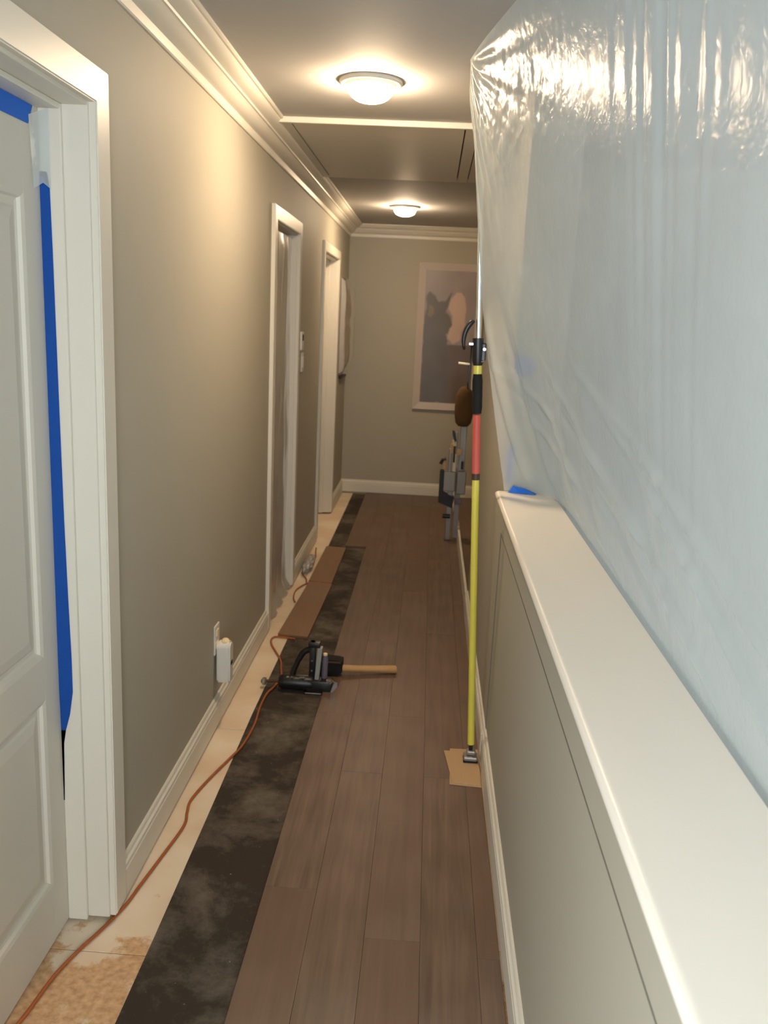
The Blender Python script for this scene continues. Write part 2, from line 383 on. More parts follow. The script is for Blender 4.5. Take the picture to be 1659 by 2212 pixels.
def window(n, axis, c0, c1, z0, z1, at):
    root = empty('window_%d' % n, (at if axis == 'x' else (c0+c1)/2, (c0+c1)/2 if axis == 'x' else at, z0)); struct(root, 'daylight or added fill window out of view' )
    def bar(a0, a1, b0, b1, nm):
        if axis == 'x': mb().box(at-.02, at+.03, a0, a1, b0, b1, .003).build(nm, M['trim'], root)
        else: mb().box(a0, a1, at-.03, at+.02, b0, b1, .003).build(nm, M['trim'], root)
    bar(c0, c0+.05, z0, z1, 'window_frame'); bar(c1-.05, c1, z0, z1, 'window_frame'); bar(c0, c1, z0, z0+.05, 'window_frame'); bar(c0, c1, z1-.05, z1, 'window_frame')
    m_ = (z0+z1)/2; bar(c0+.05, c1-.05, m_-.02, m_+.02, 'glazing_bar')
    for q0, q1 in ((z0+.05, m_-.02), (m_+.02, z1-.05)):
        if axis == 'x': mb().box(at+.004, at+.008, c0+.05, c1-.05, q0, q1).build('pane', M['glass'], root)
        else: mb().box(c0+.05, c1-.05, at-.008, at-.004, q0, q1).build('pane', M['glass'], root)
window(1, 'x', .3, 1.9, .35, 2.28, XS+.03)
window(2, 'y', 0.0, 1.1, .55, 2.2, YB-.05)
window(3, 'y', -2.3, -.9, .55, 2.2, YB-.05)  # added unseen window, opening for the fill that lifts the low wall

# ledge cap on the low wall
lc = mb(); prof = [(.254, 1.013), (.2505, 1.016), (.250, 1.019), (.2512, 1.0235), (.2545, 1.027), (.259, 1.0292), (.264, 1.03), (.448, 1.03), (.452, 1.026), (.452, 1.0), (.27, 1.0), (.27, 1.012), (.258, 1.012)]
lc.prism(prof, 'y', YB, YW)
struct(lc.build('trim_1', M['ledge'], smooth=True, auto=35), 'white painted ledge cap on the low right wall')
struct(mb().box(.267, XR+.004, YB, YW-.002, .992, 1.0115, .003).build('trim_2', M['wall']), 'thin moulding under the white ledge')

# mouldings -------------------------------------------------------
CR = [(0, 0), (.006, 0), (.009, .004), (.012, .026), (.020, .030), (.024, .031), (.034, .037), (.044, .046), (.051, .055), (.054, .058), (.060, .059), (.0615, .066), (.070, .069), (.084, .074), (.096, .083), (.1015, .091), (.108, .092), (.112, .096), (.112, .103), (0, .103)]
def sweep_y(profile, xw, sgn, y0, y1, z0): return mb().prism([(xw+sgn*p[0], z0+p[1]) for p in profile], 'y', y0, y1)
def sweep_x(profile, yw, sgn, x0, x1, z0): return mb().prism([(yw+sgn*p[0], z0+p[1]) for p in profile], 'x', x0, x1)
struct(sweep_y(CR, XL, 1, -.4, YE, 2.277).build('trim_3', M['trim'], smooth=True, auto=28), 'white crown moulding along the left wall')
struct(sweep_x(CR, YE, -1, XL, 1.2, 2.277).build('trim_4', M['trim'], smooth=True, auto=28), 'white crown moulding across the end wall')
struct(sweep_y(CR, XR, -1, YW+.3, YO, 2.277).build('trim_5', M['trim'], smooth=True, auto=28), 'white crown moulding along the right wall')
BB = [(0, .015), (.016, .015), (.016, .094), (.0135, .097), (.0135, .101), (.0155, .104), (.0145, .110), (.009, .114), (.0075, .118), (.0085, .122), (.006, .1265), (0, .127)]
bl = mb()
for a, b_ in ((-.4, D1[0]-.088), (D1[1]+.088, D2[0]-.073), (D2[1]+.073, D3[0]-.073), (D3[1]+.073, YE)):
    bl.prism([(XL+p[0], p[1]) for p in BB], 'y', a, b_)
struct(bl.build('baseboard_left', M['trim'], smooth=True, auto=28), 'white baseboard with beaded top along the left wall')
struct(sweep_x(BB, YE, -1, XL, 1.2, .004).build('baseboard_end', M['trim'], smooth=True, auto=28), 'white baseboard across the end wall')
br = mb(); br.prism([(XR+.002-p[0], p[1]+.004) for p in BB], 'y', YB, YW-.012); br.prism([(XR-p[0], p[1]+.004) for p in BB], 'y', YW-.009, YO)
struct(br.build('baseboard_right', M['trim'], smooth=True, auto=28), 'white baseboard with beaded top along the right wall')

# ------------------------------------------------------------------ attic hatch in the ceiling
hr = empty('attic_hatch', (-.27, 4.4, ZC)); tag(hr, 'flat attic hatch panel with raised white frame in the ceiling', 'hatch')
y0, y1, zb = 3.72, 5.12, 2.357
mb().box(-.69, .27, y0, y0+.022, zb, ZC, .002).build('frame_strip', M['trim'], hr)
mb().box(-.69, -.630, y0+.022, y1, zb+.004, ZC).build('frame_board', M['hatch'], hr)
mb().box(.088, .140, y0+.022, y1, zb+.004, ZC).build('frame_board', M['hatch'], hr)
mb().box(.146, .27, y0+.022, y1, zb+.006, ZC).build('frame_board', M['hatch'], hr)
mb().box(-.630, .088, y1-.05, y1, zb+.004, ZC).build('frame_board', M['hatch'], hr)
mb().box(-.624, .082, y0+.03, y1-.056, zb+.003, ZC-.002, .001).build('panel', M['hatch'], hr)
mb().box(-.630, .146, y0+.022, y1-.05, ZC-.003, ZC-.001).build('gap', M['gap'], hr)

# ------------------------------------------------------------------ doors in the left wall
def casing_set(root, d, cw):
    y0, y1 = d; rv = .008
    top = ZH+rv+cw
    def c(poly):
        m_ = mb().prism(poly, 'x', XL, XL+.018)
        es = [e for e in m_.bm.edges if all(v.co.x > XL+.017 for v in e.verts) and (abs(e.verts[0].co.y-e.verts[1].co.y) < 1e-6 or abs(e.verts[0].co.z-e.verts[1].co.z) < 1e-6)]
        bmesh.ops.bevel(m_.bm, geom=es, offset=.003, segments=2, affect='EDGES')
        m_.build('casing', M['trim'], root)
    c([(y1+rv, .016), (y1+rv+cw, .016), (y1+rv+cw, top), (y1+rv, ZH+rv)])
    c([(y0-rv, .016), (y0-rv-cw, .016), (y0-rv-cw, top), (y0-rv, ZH+rv)])
    c([(y0-rv, ZH+rv), (y1+rv, ZH+rv), (y1+rv+cw, top), (y0-rv-cw, top)])
    for (a, b_, s) in ((y1, y1+.019, -1), (y0-.019, y0, 1)):
        j = mb().box(XL-WT, XL+.0005, a, b_, .014, ZH+.019, .0015).build('jamb', M['trim'], root)
        st = (a-.012, a) if s < 0 else (b_, b_+.012)
        mb().box(XL-.105, XL-.055, st[0], st[1], .010, ZH, .002).build('door_stop', M['trim'], j)
    h = mb().box(XL-WT, XL+.0005, y0, y1, ZH, ZH+.019, .0015).build('head_jamb', M['trim'], root)
    mb().box(XL-.105, XL-.055, y0+.012, y1-.012, ZH-.012, ZH, .002).build('door_stop', M['trim'], h)
def leaf(root, d, xf, zb=.012, flat=False):
    """two-panel door; xf is the face towards the hall"""
    y0, y1 = d[0]+.003, d[1]-.003; zt = ZH-.004
    l = mb()
    pans = [(y0+.088, y1-.088, .17, .675), (y0+.088, y1-.088, .78, 1.822)]
    # stiles and rails
    l.box(xf-.034, xf, y0, y0+.088, zb, zt, .001); l.box(xf-.034, xf, y1-.088, y1, zb, zt, .001)
    l.box(xf-.034, xf, y0+.088, y1-.088, zb, .17); l.box(xf-.034, xf, y0+.088, y1-.088, .675, .78); l.box(xf-.034, xf, y0+.088, y1-.088, 1.822, zt)
    lf = l.build('door_leaf', M['door'], root)
    for (a, b_, c, e) in pans:
        m_ = mb(); bm = m_.bm
        prof = [(0, 0), (.004, -.001), (.010, -.003), (.014, -.010), (.020, -.0125), (.030, -.0125), (.036, -.009), (.060, -.004)]
        rings = []
        for o_, dx in prof:
            rings.append([bm.verts.new((xf+dx, yy, zz)) for yy, zz in ((a+o_, c+o_), (b_-o_, c+o_), (b_-o_, e-o_), (a+o_, e-o_))])
        for r0, r1 in zip(rings[:-1], rings[1:]):
            for k in range(4): bm.faces.new((r0[k], r0[(k+1) % 4], r1[(k+1) % 4], r1[k]))
        bm.faces.new(rings[-1])
        m_.box(xf-.033, xf-.014, a, b_, c, e)
        m_.build('door_panel', M['door'], lf)
    return lf
d1 = empty('door_1', (XL, 1.55, 0)); struct(d1, 'white two-panel door with blue tape at its edges'); casing_set(d1, D1, .075); leaf(d1, D1, XL-.105)
d2 = empty('door_2', (XL, 4.52, 0)); struct(d2, 'narrow doorway masked with hanging plastic'); casing_set(d2, D2, .065); leaf(d2, D2, XL-.105)
d3 = empty('door_3', (XL, 6.44, 0)); struct(d3, 'white door farthest along the left wall'); casing_set(d3, D3, .065); leaf(d3, D3, XL-.105)

# ------------------------------------------------------------------ ceiling lights
def ceiling_light(x, y, label):
    r = empty('ceiling_light', (x, y, ZC)); tag(r, label, 'light', 'round ceiling lights along the hallway')
    mb().lathe([(.0, 0), (.107, 0), (.108, -.006), (.104, -.012), (.098, -.014), (.094, -.010), (.086, -.010), (.083, -.018), (.079, -.020), (0.0, -.020)], (0, 0, 0), 48).build('rim', M['trim'], smooth=True, auto=40).parent = r
    pr = [(.074, -.018)]
    for k in range(1, 13):
        a = math.pi/2*k/12
        pr.append((.078*math.cos(a)**.8 if k < 12 else 0.0, -.022-.046*math.sin(a)))
    mb().lathe(pr, (0, 0, 0), 40).build('glass_dome', M['dome'], smooth=True).parent = r
    return r
ceiling_light(-.258, 3.15, 'lit round ceiling light nearest the camera, before the attic hatch')
ceiling_light(-.248, 6.43, 'lit round ceiling light far down the hallway near the end wall')

# ------------------------------------------------------------------ plastic dust sheet
def cat(pts, t):
    """Catmull-Rom through (t, vec) keys"""
    ks = [p[0] for p in pts]
    i = 0
    while i < len(ks)-2 and t > ks[i+1]: i += 1
    u = (t-ks[i])/(ks[i+1]-ks[i])
    P = [Vector(p[1]) for p in pts]
    p0 = P[max(i-1, 0)]; p1 = P[i]; p2 = P[i+1]; p3 = P[min(i+2, len(P)-1)]
    return .5*((2*p1)+(-p0+p2)*u+(2*p0-5*p1+4*p2-p3)*u*u+(-p0+3*p1-3*p2+p3)*u**3)
def smooth01(a, b, x):
    t = max(0, min(1, (x-a)/(b-a))); return t*t*(3-2*t)
TOP = [(0, (.066, 2.862, 2.379)), (.14, (.098, 2.66, 2.379)), (.28, (.158, 2.357, 2.379)), (.5, (.26, 1.85, 2.379)), (.72, (.36, 1.2, 2.379)), (.88, (.43, .3, 2.379)), (1, (.46, -1.6, 2.379))]
BOT = [(0, (.279, 2.948, 1.036)), (.07, (.36, 2.946, 1.034)), (.13, (.415, 2.90, 1.034)), (.2, (.4555, 2.74, 1.03)), (.4, (.459, 2.2, 1.03)), (.6, (.459, 1.5, 1.03)), (.76, (.459, 1.0, 1.03)), (.9, (.459, .2, 1.03)), (1, (.459, -1.6, 1.03))]
def sheet_point(s, t):
    T = cat(TOP, s); B = cat(BOT, s)
    p = T.lerp(B, min(t, 1.0))
    nrm = Vector((-.95, -.25, 0)).normalized()
    d = 0.0
    mid = math.sin(math.pi*min(t, 1.0))
    # billow towards the hall
    d += .022*mid*(1-smooth01(.0, .5, s)*.4)
    # vertical pleats hanging from the ceiling
    env = math.exp(-((s-.615)/.065)**2)
    fall = (1-smooth01(.18, .62, t))
    pl = 0
    for fr, ph, am in ((150, .3, .0036), (262, 1.7, .0026), (390, 4.1, .0017)):
        pl += am*math.sin(fr*(s+.012*t)+ph+1.5*noise.noise(Vector((s*9, t*1.5, fr))))
    d += pl*(env*(.25+.75*fall)*smooth01(0, .06, t) + .06*fall)
    # creases fanning out from the propped corner
    q = Vector((s*1.6, t*1.35)); r = q.length
    ang = math.atan2(q.y, q.x+1e-5)
    fan = math.exp(-(r/.42)**2)
    d += fan*smooth01(0, .12, r)*(.006*math.sin(ang*23+1.2*noise.noise(Vector((r*6, ang*2, 3))))+.003*math.sin(ang*47+2))
    # small crumple near the corner
    c = math.exp(-((s-.24)/.16)**2-((t-.15)/.13)**2)
    d += c*.005*noise.noise(Vector((s*34, t*26, 1.3)))+c*.0035*noise.noise(Vector((s*80, t*64, 5.1)))+c*.0016*noise.noise(Vector((s*170, t*130, 7.7)))
    # long drawn folds sweeping from the corner down to the ledge
    lo = smooth01(.35, .95, t)
    ss = s-.16*t
    for cen, wd, am in ((-.08, .014, .010), (-.015, .012, -.010), (.03, .016, .012), (.10, .02, -.008), (.19, .02, .008), (.30, .03, .009), (.42, .02, -.008)):
        d += lo*1.5*am*math.exp(-((ss-cen)/wd)**2)*(.4+.6*(1-smooth01(.9, 1.0, t)))
    # drapes trailing along the ledge
    for s0, sl, am in ((.34, .9, .012), (.47, .75, .014), (.58, .8, -.010), (.68, .7, .014), (.80, .8, .012), (.93, .6, .012)):
        if s < s0+.03:
            tt = 1-sl*(s0-s)-.03
            d += am*math.exp(-((t-tt)/.011)**2)*smooth01(.60, .85, t)
    # faint fine wrinkles and slow waves
    d += .006*noise.noise(Vector((s*5, t*2.2, 8)))*mid+.0012*noise.noise(Vector((s*46, t*30, 2)))*mid
    edge = smooth01(0, .02, t)
    hold = 1-.92*smooth01(.93, 1.0, min(t, 1.0))
    p = p+nrm*d*edge*hold
    if t > 1: p = Vector((p.x+.004, p.y, p.z-(t-1)*1.4))
    return p
NS, NT = 520, 230
bm = bmesh.new(); rows = []
for i in range(NS+1):
    s = (i/NS)**1.25
    hang = smooth01(.17, .215, s)                # past the wall end the sheet hangs on behind the ledge
    rows.append([bm.verts.new(sheet_point(s, (k/NT)*(1.0+.2*hang))) for k in range(NT+1)])
for i in range(NS):
    for k in range(NT): bm.faces.new((rows[i][k], rows[i][k+1], rows[i+1][k+1], rows[i+1][k]))
me = bpy.data.meshes.new('plastic_sheet'); bm.to_mesh(me); bm.free(); me.materials.append(M['sheet'])
for p in me.polygons: p.use_smooth = True
so = bpy.data.objects.new('plastic_sheet', me); col.objects.link(so)
tag(so, 'large translucent plastic dust sheet hung from the ceiling behind the white ledge', 'plastic sheet')

# blue tape holding the sheet
def tape(verts, th, n, label, mat='blue'):
    m_ = mb(); V = [Vector(v) for v in verts]; n = Vector(n).normalized()*th
    a = [m_.bm.verts.new(v) for v in V]; b_ = [m_.bm.verts.new(v+n) for v in V]; k = len(V)
    for i in range(k): m_.bm.faces.new((a[i], a[(i+1) % k], b_[(i+1) % k], b_[i]))
    m_.bm.faces.new(a); m_.bm.faces.new(list(reversed(b_)))
    c = sum(V, Vector())/k
    return tag(m_.build('masking_tape', M[mat], origin=c), label, 'tape')
tape([(.292, 2.934, 1.0315), (.308, 2.940, 1.054), (.352, 2.938, 1.046), (.390, 2.931, 1.032), (.384, 2.916, 1.0312), (.33, 2.925, 1.0312)], .0012, (0, -1, .3), 'blue tape patch holding the sheet to the far end of the ledge')
tape([(.2830, 2.9585, 1.055), (.300, 2.9585, 1.06), (.302, 2.9585, 1.20), (.2830, 2.9585, 1.185)], .0012, (0, -1, 0), 'short upright blue tape strip on the wall corner above the ledge')
tape([(.285, 2.9585, 1.435), (.285, 2.9585, 1.505), (.345, 2.9585, 1.49), (.36, 2.9585, 1.45), (.32, 2.9585, 1.425)], .0012, (0, -1, 0), 'blurred blue tape patch seen through the plastic, high on the wall end')

# ------------------------------------------------------------------ blue tape on the near door
xf = XL-.105
tape([(xf+.001, 1.16, 1.958), (xf+.001, 1.885, 1.962), (xf+.001, 1.908, 2.002), (xf+.001, 1.16, 2.002)], .001, (1, 0, 0), 'blue tape strip along the top of the near white door')
tm = mb(); L_, Rr = [], []
zs = [(1.875, .016), (1.84, .022), (1.7, .0235), (1.4, .025), (1.1, .027), (.9, .030), (.75, .033), (.66, .033), (.60, .024), (.555, .012), (.52, .006), (.36, .002)]
for z, wd in zs:
    off = .0015+.003*max(0, (wd-.02)/.012)
    L_.append(tm.bm.verts.new((xf+.0006, 1.933-off, z))); Rr.append(tm.bm.verts.new((xf+.0006+wd, 1.9315, z)))
for k in range(len(zs)-1): tm.bm.faces.new((L_[k], Rr[k], Rr[k+1], L_[k+1]))
r_ = bmesh.ops.solidify(tm.bm, geom=tm.bm.faces[:], thickness=.0008)
tag(tm.build('masking_tape', M['blue'], origin=(xf, 1.93, 1.2)), 'long upright blue tape strip along the side of the near white door', 'tape')
cm_ = mb(); a_ = []
for k in range(9):
    z = lerp(2.0, 1.855, k/8); b2 = .004*math.sin(k*1.1)
    a_.append([cm_.bm.verts.new((xf+.003, 1.885+.012*(k/8), z-.02)), cm_.bm.verts.new((xf+.012+b2, 1.918, z-.005)), cm_.bm.verts.new((xf+.026, 1.9295, z+.004-.02*(k/8)))])
for k in range(8):
    for q in range(2): cm_.bm.faces.new((a_[k][q], a_[k][q+1], a_[k+1][q+1], a_[k+1][q]))
tag(cm_.build('clear_tape', M['cleartape'], smooth=True, origin=(xf, 1.91, 1.93)), 'frosted clear tape flap in the top corner of the near door', 'tape')

# ------------------------------------------------------------------ support pole
PB = Vector((.231, 2.905, .012)); PT = Vector((.108, 2.905, ZC-.004)); PD = (PT-PB).normalized()
pr_ = empty('support_pole', PB); tag(pr_, 'yellow telescopic support pole with black grip propping the sheet to the ceiling', 'pole')
def along(z): return PB+PD*((z-PB.z)/PD.z)
def ptube(z0, z1, r, name, mat, parent=pr_, seg=20, extra=None):
    rr = r if isinstance(r, list) else [r, r]
    pts = [along(lerp(z0, z1, k/(len(rr)-1))) for k in range(len(rr))]
    return mb().tube(pts, rr, seg).build(name, M[mat], parent, smooth=True, auto=35)
ptube(.085, 1.070, .0125, 'lower_tube', 'yellow')
ptube(1.070, 1.092, .0140, 'collar', 'darkframe')
rl = ptube(1.092, 1.292, .0133, 'label_sleeve', 'red')
lb = along(1.197); mb().box(-.0045, .0045, -.0008, .0004, -.008, .008, .0003).build('label_patch', M['plate'], rl).location = lb+Vector((.002, -.0137, 0))-PB
ptube(1.296, 1.428, [.0145, .0172, .0172, .0172, .0172, .0172, .0145], 'foam_grip', 'rubber')
ptube(1.428, 1.458, .0138, 'neck', 'yellow')
cl = along(1.505)
cp = mb(); cp.tube([along(1.456), along(1.47), along(1.545)], [.0150, .0185, .0185], 20); cp.build('clamp', M['black'], pr_, smooth=True, auto=35)
mb().box(.010, .026, -.014, .012, -.035, .025, .004, 2).build('clamp_lug', M['black'], pr_).location = cl-PB
mb().tube([(.020, -.018, .005), (.020, .016, .005)], .005, 10).build('bolt', M['steel'], pr_).location = cl-PB
mb().tube([(.012, -.017, -.036), (.024, -.015, -.032)], .0022, 8).build('pin', M['steel'], pr_).location = cl-PB
lv = mb()
arc = []
for k in range(9):
    a = lerp(2.05, 3.55, k/8); arc.append(Vector((.012+.056*math.cos(a), 0, -.002+.075*math.sin(a)+.012)))
lv.tube(arc, [.006, .009, .0095, .009, .0085, .008, .007, .006, .004], 10)
lv.build('trigger_lever', M['black'], pr_, smooth=True).location = cl-PB+Vector((-.006, 0, .02))
mb().box(-.034, -.012, -.008, .008, .014, .026, .003, 2).build('pivot_block', M['steel'], pr_).location = cl-PB
mb().tube([(-.022, 0, .018), (-.024, 0, -.05), (-.028, .0, -.10), (-.024, 0, -.13)], .0028, 8).build('pull_rod', M['black'], pr_, smooth=True).location = cl-PB
mb().tube([(-.062, 0, -.044), (-.024, 0, -.046)], .0036, 8).build('release_pin', M['cream'], pr_, smooth=True).location = cl-PB
ptube(1.545, ZC-.03, .0082, 'inner_tube', 'chrome')
mb().lathe([(0, 0), (.030, 0), (.030, -.006), (.016, -.012), (.010, -.030), (0, -.030)], (0, 0, 0), 24).build('top_pad', M['rubber'], pr_, smooth=True, auto=40).location = PT-PB+Vector((0, 0, .002))
ptube(.055, .085, .0075, 'swivel_neck', 'black')
fo = mb().box(-.028, .024, -.024, .024, .0125, .030, .006, 2).box(-.018, .016, -.014, .014, .030, .050, .006, 2).build('foot', M['alu'], pr_)
fo.location = (0, 0, -PB.z+.012)
mb().box(-.029, .025, -.025, .025, .008, .0135, .002).build('foot_pad', M['rubber'], pr_).location = (0, 0, -PB.z+.012)
for sx in (-1, 1): mb().tube([(sx*.012-.002, -.0245, .024), (sx*.012-.002, -.0205, .024)], .004, 10).build('rivet', M['steel'], fo)

# cardboard pads under the pole
def card(pts, z, th, label):
    o = mb().prism(pts, 'z', z, z+th)
    return tag(o.build('cardboard_pad', M['card'], origin=(pts[0][0], pts[0][1], z)), label, 'cardboard', 'cardboard pads under the pole')
card([(.150, 2.735), (.262, 2.728), (.262, 2.995), (.156, 2.99)], .0172, .003, 'lower cardboard pad lying on the planks under the pole foot')
card([(.160, 2.742), (.258, 2.735), (.261, 2.965), (.133, 2.965)], .0204, .0035, 'upper cardboard pad directly under the pole foot')
pr_.location = PB+Vector((0, 0, .0045))

# ------------------------------------------------------------------ floor nailer
nl = empty('floor_nailer', (-.48, 3.45, .0025)); tag(nl, 'black pneumatic floor nailer with looped handle standing on the tar paper', 'nailer')
def npart(m_, name, mat, parent=nl, smooth=True, auto=35): return m_.build(name, M[mat], parent, smooth=smooth, auto=auto)
Y0 = 3.45
npart(mb().tube([(-.575, Y0, .040), (-.565, Y0, .040), (-.55, Y0, .040), (-.44, Y0, .040), (-.43, Y0, .040)], [.026, .032, .034, .034, .030], 24), 'cylinder', 'black')
npart(mb().tube([(-.578, Y0, .040), (-.574, Y0, .040)], .024, 20), 'end_cap', 'rubber')
npart(mb().box(-.455, -.345, Y0-.030, Y0+.030, .006, .062, .006, 2), 'drive_housing', 'black')
npart(mb().box(-.47, -.345, Y0-.034, Y0+.055, .0022, .010, .002), 'base_plate', 'rubber')
npart(mb().tube([(-.578, Y0, .040), (-.640, Y0+.004, .034)], .0065, 12), 'air_inlet', 'darkframe')
kn = npart(mb().tube([(-.655, Y0+.005, .032), (-.650, Y0+.005, .032), (-.640, Y0+.005, .033), (-.635, Y0+.005, .033)], [.011, .017, .017, .010], 14), 'inlet_collar', 'alu')
npart(mb().tube([(-.658, Y0+.005, .032), (-.654, Y0+.005, .032)], .008, 12), 'inlet_plug', 'black', kn)
# looped handle
hp = [(-.525, Y0+.01, .060), (-.518, Y0+.012, .090), (-.500, Y0+.014, .135), (-.480, Y0+.016, .172), (-.462, Y0+.016, .186), (-.440, Y0+.016, .190)]
npart(mb().tube(hp, [.014, .0125, .0125, .0135, .014, .015], 14), 'handle', 'black')
npart(mb().box(-.450, -.424, Y0-.004, Y0+.030, .055, .228, .004, 2), 'magazine_body', 'black')
npart(mb().box(-.456, -.404, Y0-.008, Y0+.032, .205, .228, .004, 2), 'magazine_cap', 'black')
mag = npart(mb().prism([(-.424, .050), (-.406, .050), (-.394, .205), (-.414, .205)], 'y', Y0-.010, Y0+.022), 'magazine_rail', 'rail')
npart(mb().tube([(-.486, Y0+.012, .058), (-.446, Y0+.012, .058)], .010, 10), 'handle_root', 'black')
for zz in (.10, .145, .214): npart(mb().tube([(-.437, Y0-.007, zz), (-.437, Y0-.001, zz)], .0038, 10), 'screw', 'steel')
for xx in (-.538, -.52, -.482, -.47): npart(mb().tube([(xx, Y0-.020, .064), (xx, Y0-.022, .072)], .006, 8), 'bolt', 'steel')
npart(mb().tube([(-.384, Y0+.018, .060), (-.382, Y0+.018, .145), (-.383, Y0+.018, .165)], [.013, .013, .010], 14), 'pusher_spring_tube', 'purple')
npart(mb().lathe([(0, .012), (.009, .008), (.010, 0), (0, 0)], (-.383, Y0+.018, .166), 14), 'tube_cap', 'cream')
npart(mb().prism([(-.352, .012), (-.344, .012), (-.322, .045), (-.322, .060), (-.332, .064), (-.340, .050)], 'y', Y0-.030, Y0-.022), 'shoe_guide', 'steel')
npart(mb().tube([(-.352, Y0-.028, .055), (-.342, Y0-.030, .070), (-.336, Y0-.026, .058)], .006, 10), 'guide_roller', 'steel')
npart(mb().box(-.46, -.39, Y0-.037, Y0-.033, .004, .010, .001), 'foot_edge', 'steel')

# mallet behind the nailer
ml = empty('mallet', (-.37, 3.60, .02)); tag(ml, 'wooden-handled mallet with black head lying across the planks behind the nailer', 'mallet')
mb().prism([(-.425, .018), (-.34, .018), (-.318, .040), (-.318, .090), (-.334, .094), (-.425, .100)], 'y', 3.585, 3.645).build('head', M['rubber'], ml)
mb().box(-.42, -.325, 3.582, 3.5855, .082, .090, .001).build('head_band', M['brown'], ml)
mb().tube([(-.322, 3.615, .047), (-.25, 3.632, .042), (-.15, 3.655, .038), (-.085, 3.668, .036), (-.078, 3.670, .036)], [.0165, .0155, .0165, .0185, .0165], 16).build('handle', M['handlewood'], ml, smooth=True, auto=40)

# ------------------------------------------------------------------ orange cord
def resample(pts, n):
    ks = [(i/(len(pts)-1), p) for i, p in enumerate(pts)]
    return [cat(ks, i/(n-1)) for i in range(n)]
cz = .0067
cord = [(-.870, 1.50, cz), (-.842, 1.601, cz), (-.826, 1.735, cz), (-.800, 1.834, cz), (-.776, 1.90, cz), (-.746, 2.002, cz), (-.734, 2.087, cz), (-.714, 2.229, cz), (-.694, 2.388, cz), (-.705, 2.465, cz), (-.712, 2.538, cz), (-.688, 2.669, cz), (-.650, 2.819, cz), (-.623, 2.928, cz+.002),
        (-.614, 3.10, cz+.002), (-.622, 3.244, cz+.002), (-.618, 3.371, .012), (-.60, 3.45, .012), (-.588, 3.55, .012), (-.606, 3.66, .008), (-.628, 3.764, cz), (-.697, 3.929, cz), (-.716, 4.007, cz), (-.703, 4.05, cz), (-.66, 4.045, .008), (-.60, 4.035, .008)]
tag(mb().tube(resample(cord, 150), .0046, 8).build('extension_cord', M['cord'], smooth=True), 'long orange extension cord snaking along the bare plywood to the nailer', 'cord')
cord2 = [(-.690, 4.60, cz), (-.712, 4.685, cz), (-.718, 4.815, cz), (-.685, 4.93, .008), (-.64, 4.972, .012), (-.53, 4.974, .012)]
tag(mb().tube(resample(cord2, 50), .0040, 8).build('extension_cord', M['cord'], smooth=True), 'short bend of brown cord between the two loose boards', 'cord')
cord3 = [(-.676, 4.95, cz), (-.69, 5.04, cz), (-.718, 5.11, cz), (-.735, 5.16, .008)]
cord4 = [(-.712, 5.48, .008), (-.70, 5.55, cz), (-.715, 5.66, cz), (-.728, 5.78, cz)]

# crumpled clear plastic by the baseboard
cb = mb(); R2 = random.Random(3)
bmesh.ops.create_icosphere(cb.bm, subdivisions=4, radius=1.0)
for v in cb.bm.verts:
    n_ = noise.noise(v.co*2.3)*.35+noise.noise(v.co*6)*.18
    k = 1+n_
    v.co = Vector((-.712+v.co.x*.030*k, 5.30+v.co.y*.17*k, .034+v.co.z*.030*k))
pw = tag(cb.build('plastic_wrap', M['wrap'], smooth=True, origin=(-.712, 5.30, .004)), 'crumpled clear plastic bag lying by the baseboard next to a loose board', 'plastic bag')
tag(mb().tube(resample(cord3, 30), .0038, 8).build('extension_cord', M['cord'], smooth=True), 'short brown cord leading into the near end of the crumpled plastic', 'cord')
tag(mb().tube(resample(cord4, 30), .0038, 8).build('extension_cord', M['cord'], smooth=True), 'short brown cord leaving the far end of the crumpled plastic', 'cord')

# ------------------------------------------------------------------ outlet with plug-in device
ou = empty('wall_outlet', (XL, 3.085, .36)); tag(ou, 'white wall outlet plate low on the left wall', 'outlet')
mb().box(XL, XL+.006, 3.05, 3.12, .305, .422, .002).build('cover_plate', M['plate'], ou)
mb().box(XL+.005, XL+.009, 3.068, 3.102, .375, .403, .003).build('socket', M['cream'], ou)
mb().box(XL+.005, XL+.009, 3.068, 3.102, .325, .353, .003).build('socket', M['cream'], ou)
pd = empty('plug_in_device', (XL+.01, 3.085, .27)); tag(pd, 'white plug-in device with rounded top plugged into the low outlet', 'plug-in device')
dv = mb(); prof = []
for k in range(13):
    a = math.pi*k/12; prof.append((3.085+.030*math.cos(a), .335+.022*math.sin(a)))
prof += [(3.055, .205), (3.063, .192), (3.107, .192), (3.115, .205)]
dv.prism(prof, 'x', XL+.0095, XL+.062); bmesh.ops.bevel(dv.bm, geom=[e for e in dv.bm.edges if abs(e.verts[0].co.x-e.verts[1].co.x) < 1e-6], offset=.006, segments=3, affect='EDGES')
dv.build('body', M['plate'], pd, smooth=True, auto=40)
mb().lathe([(0, .016), (.010, .014), (.017, .006), (.019, 0), (0, 0)], (XL+.038, 3.085, .352), 16).build('cap', M['cream'], pd, smooth=True)
mb().box(XL+.061, XL+.064, 3.072, 3.098, .262, .278, .002).build('vent', M['gap'], pd)

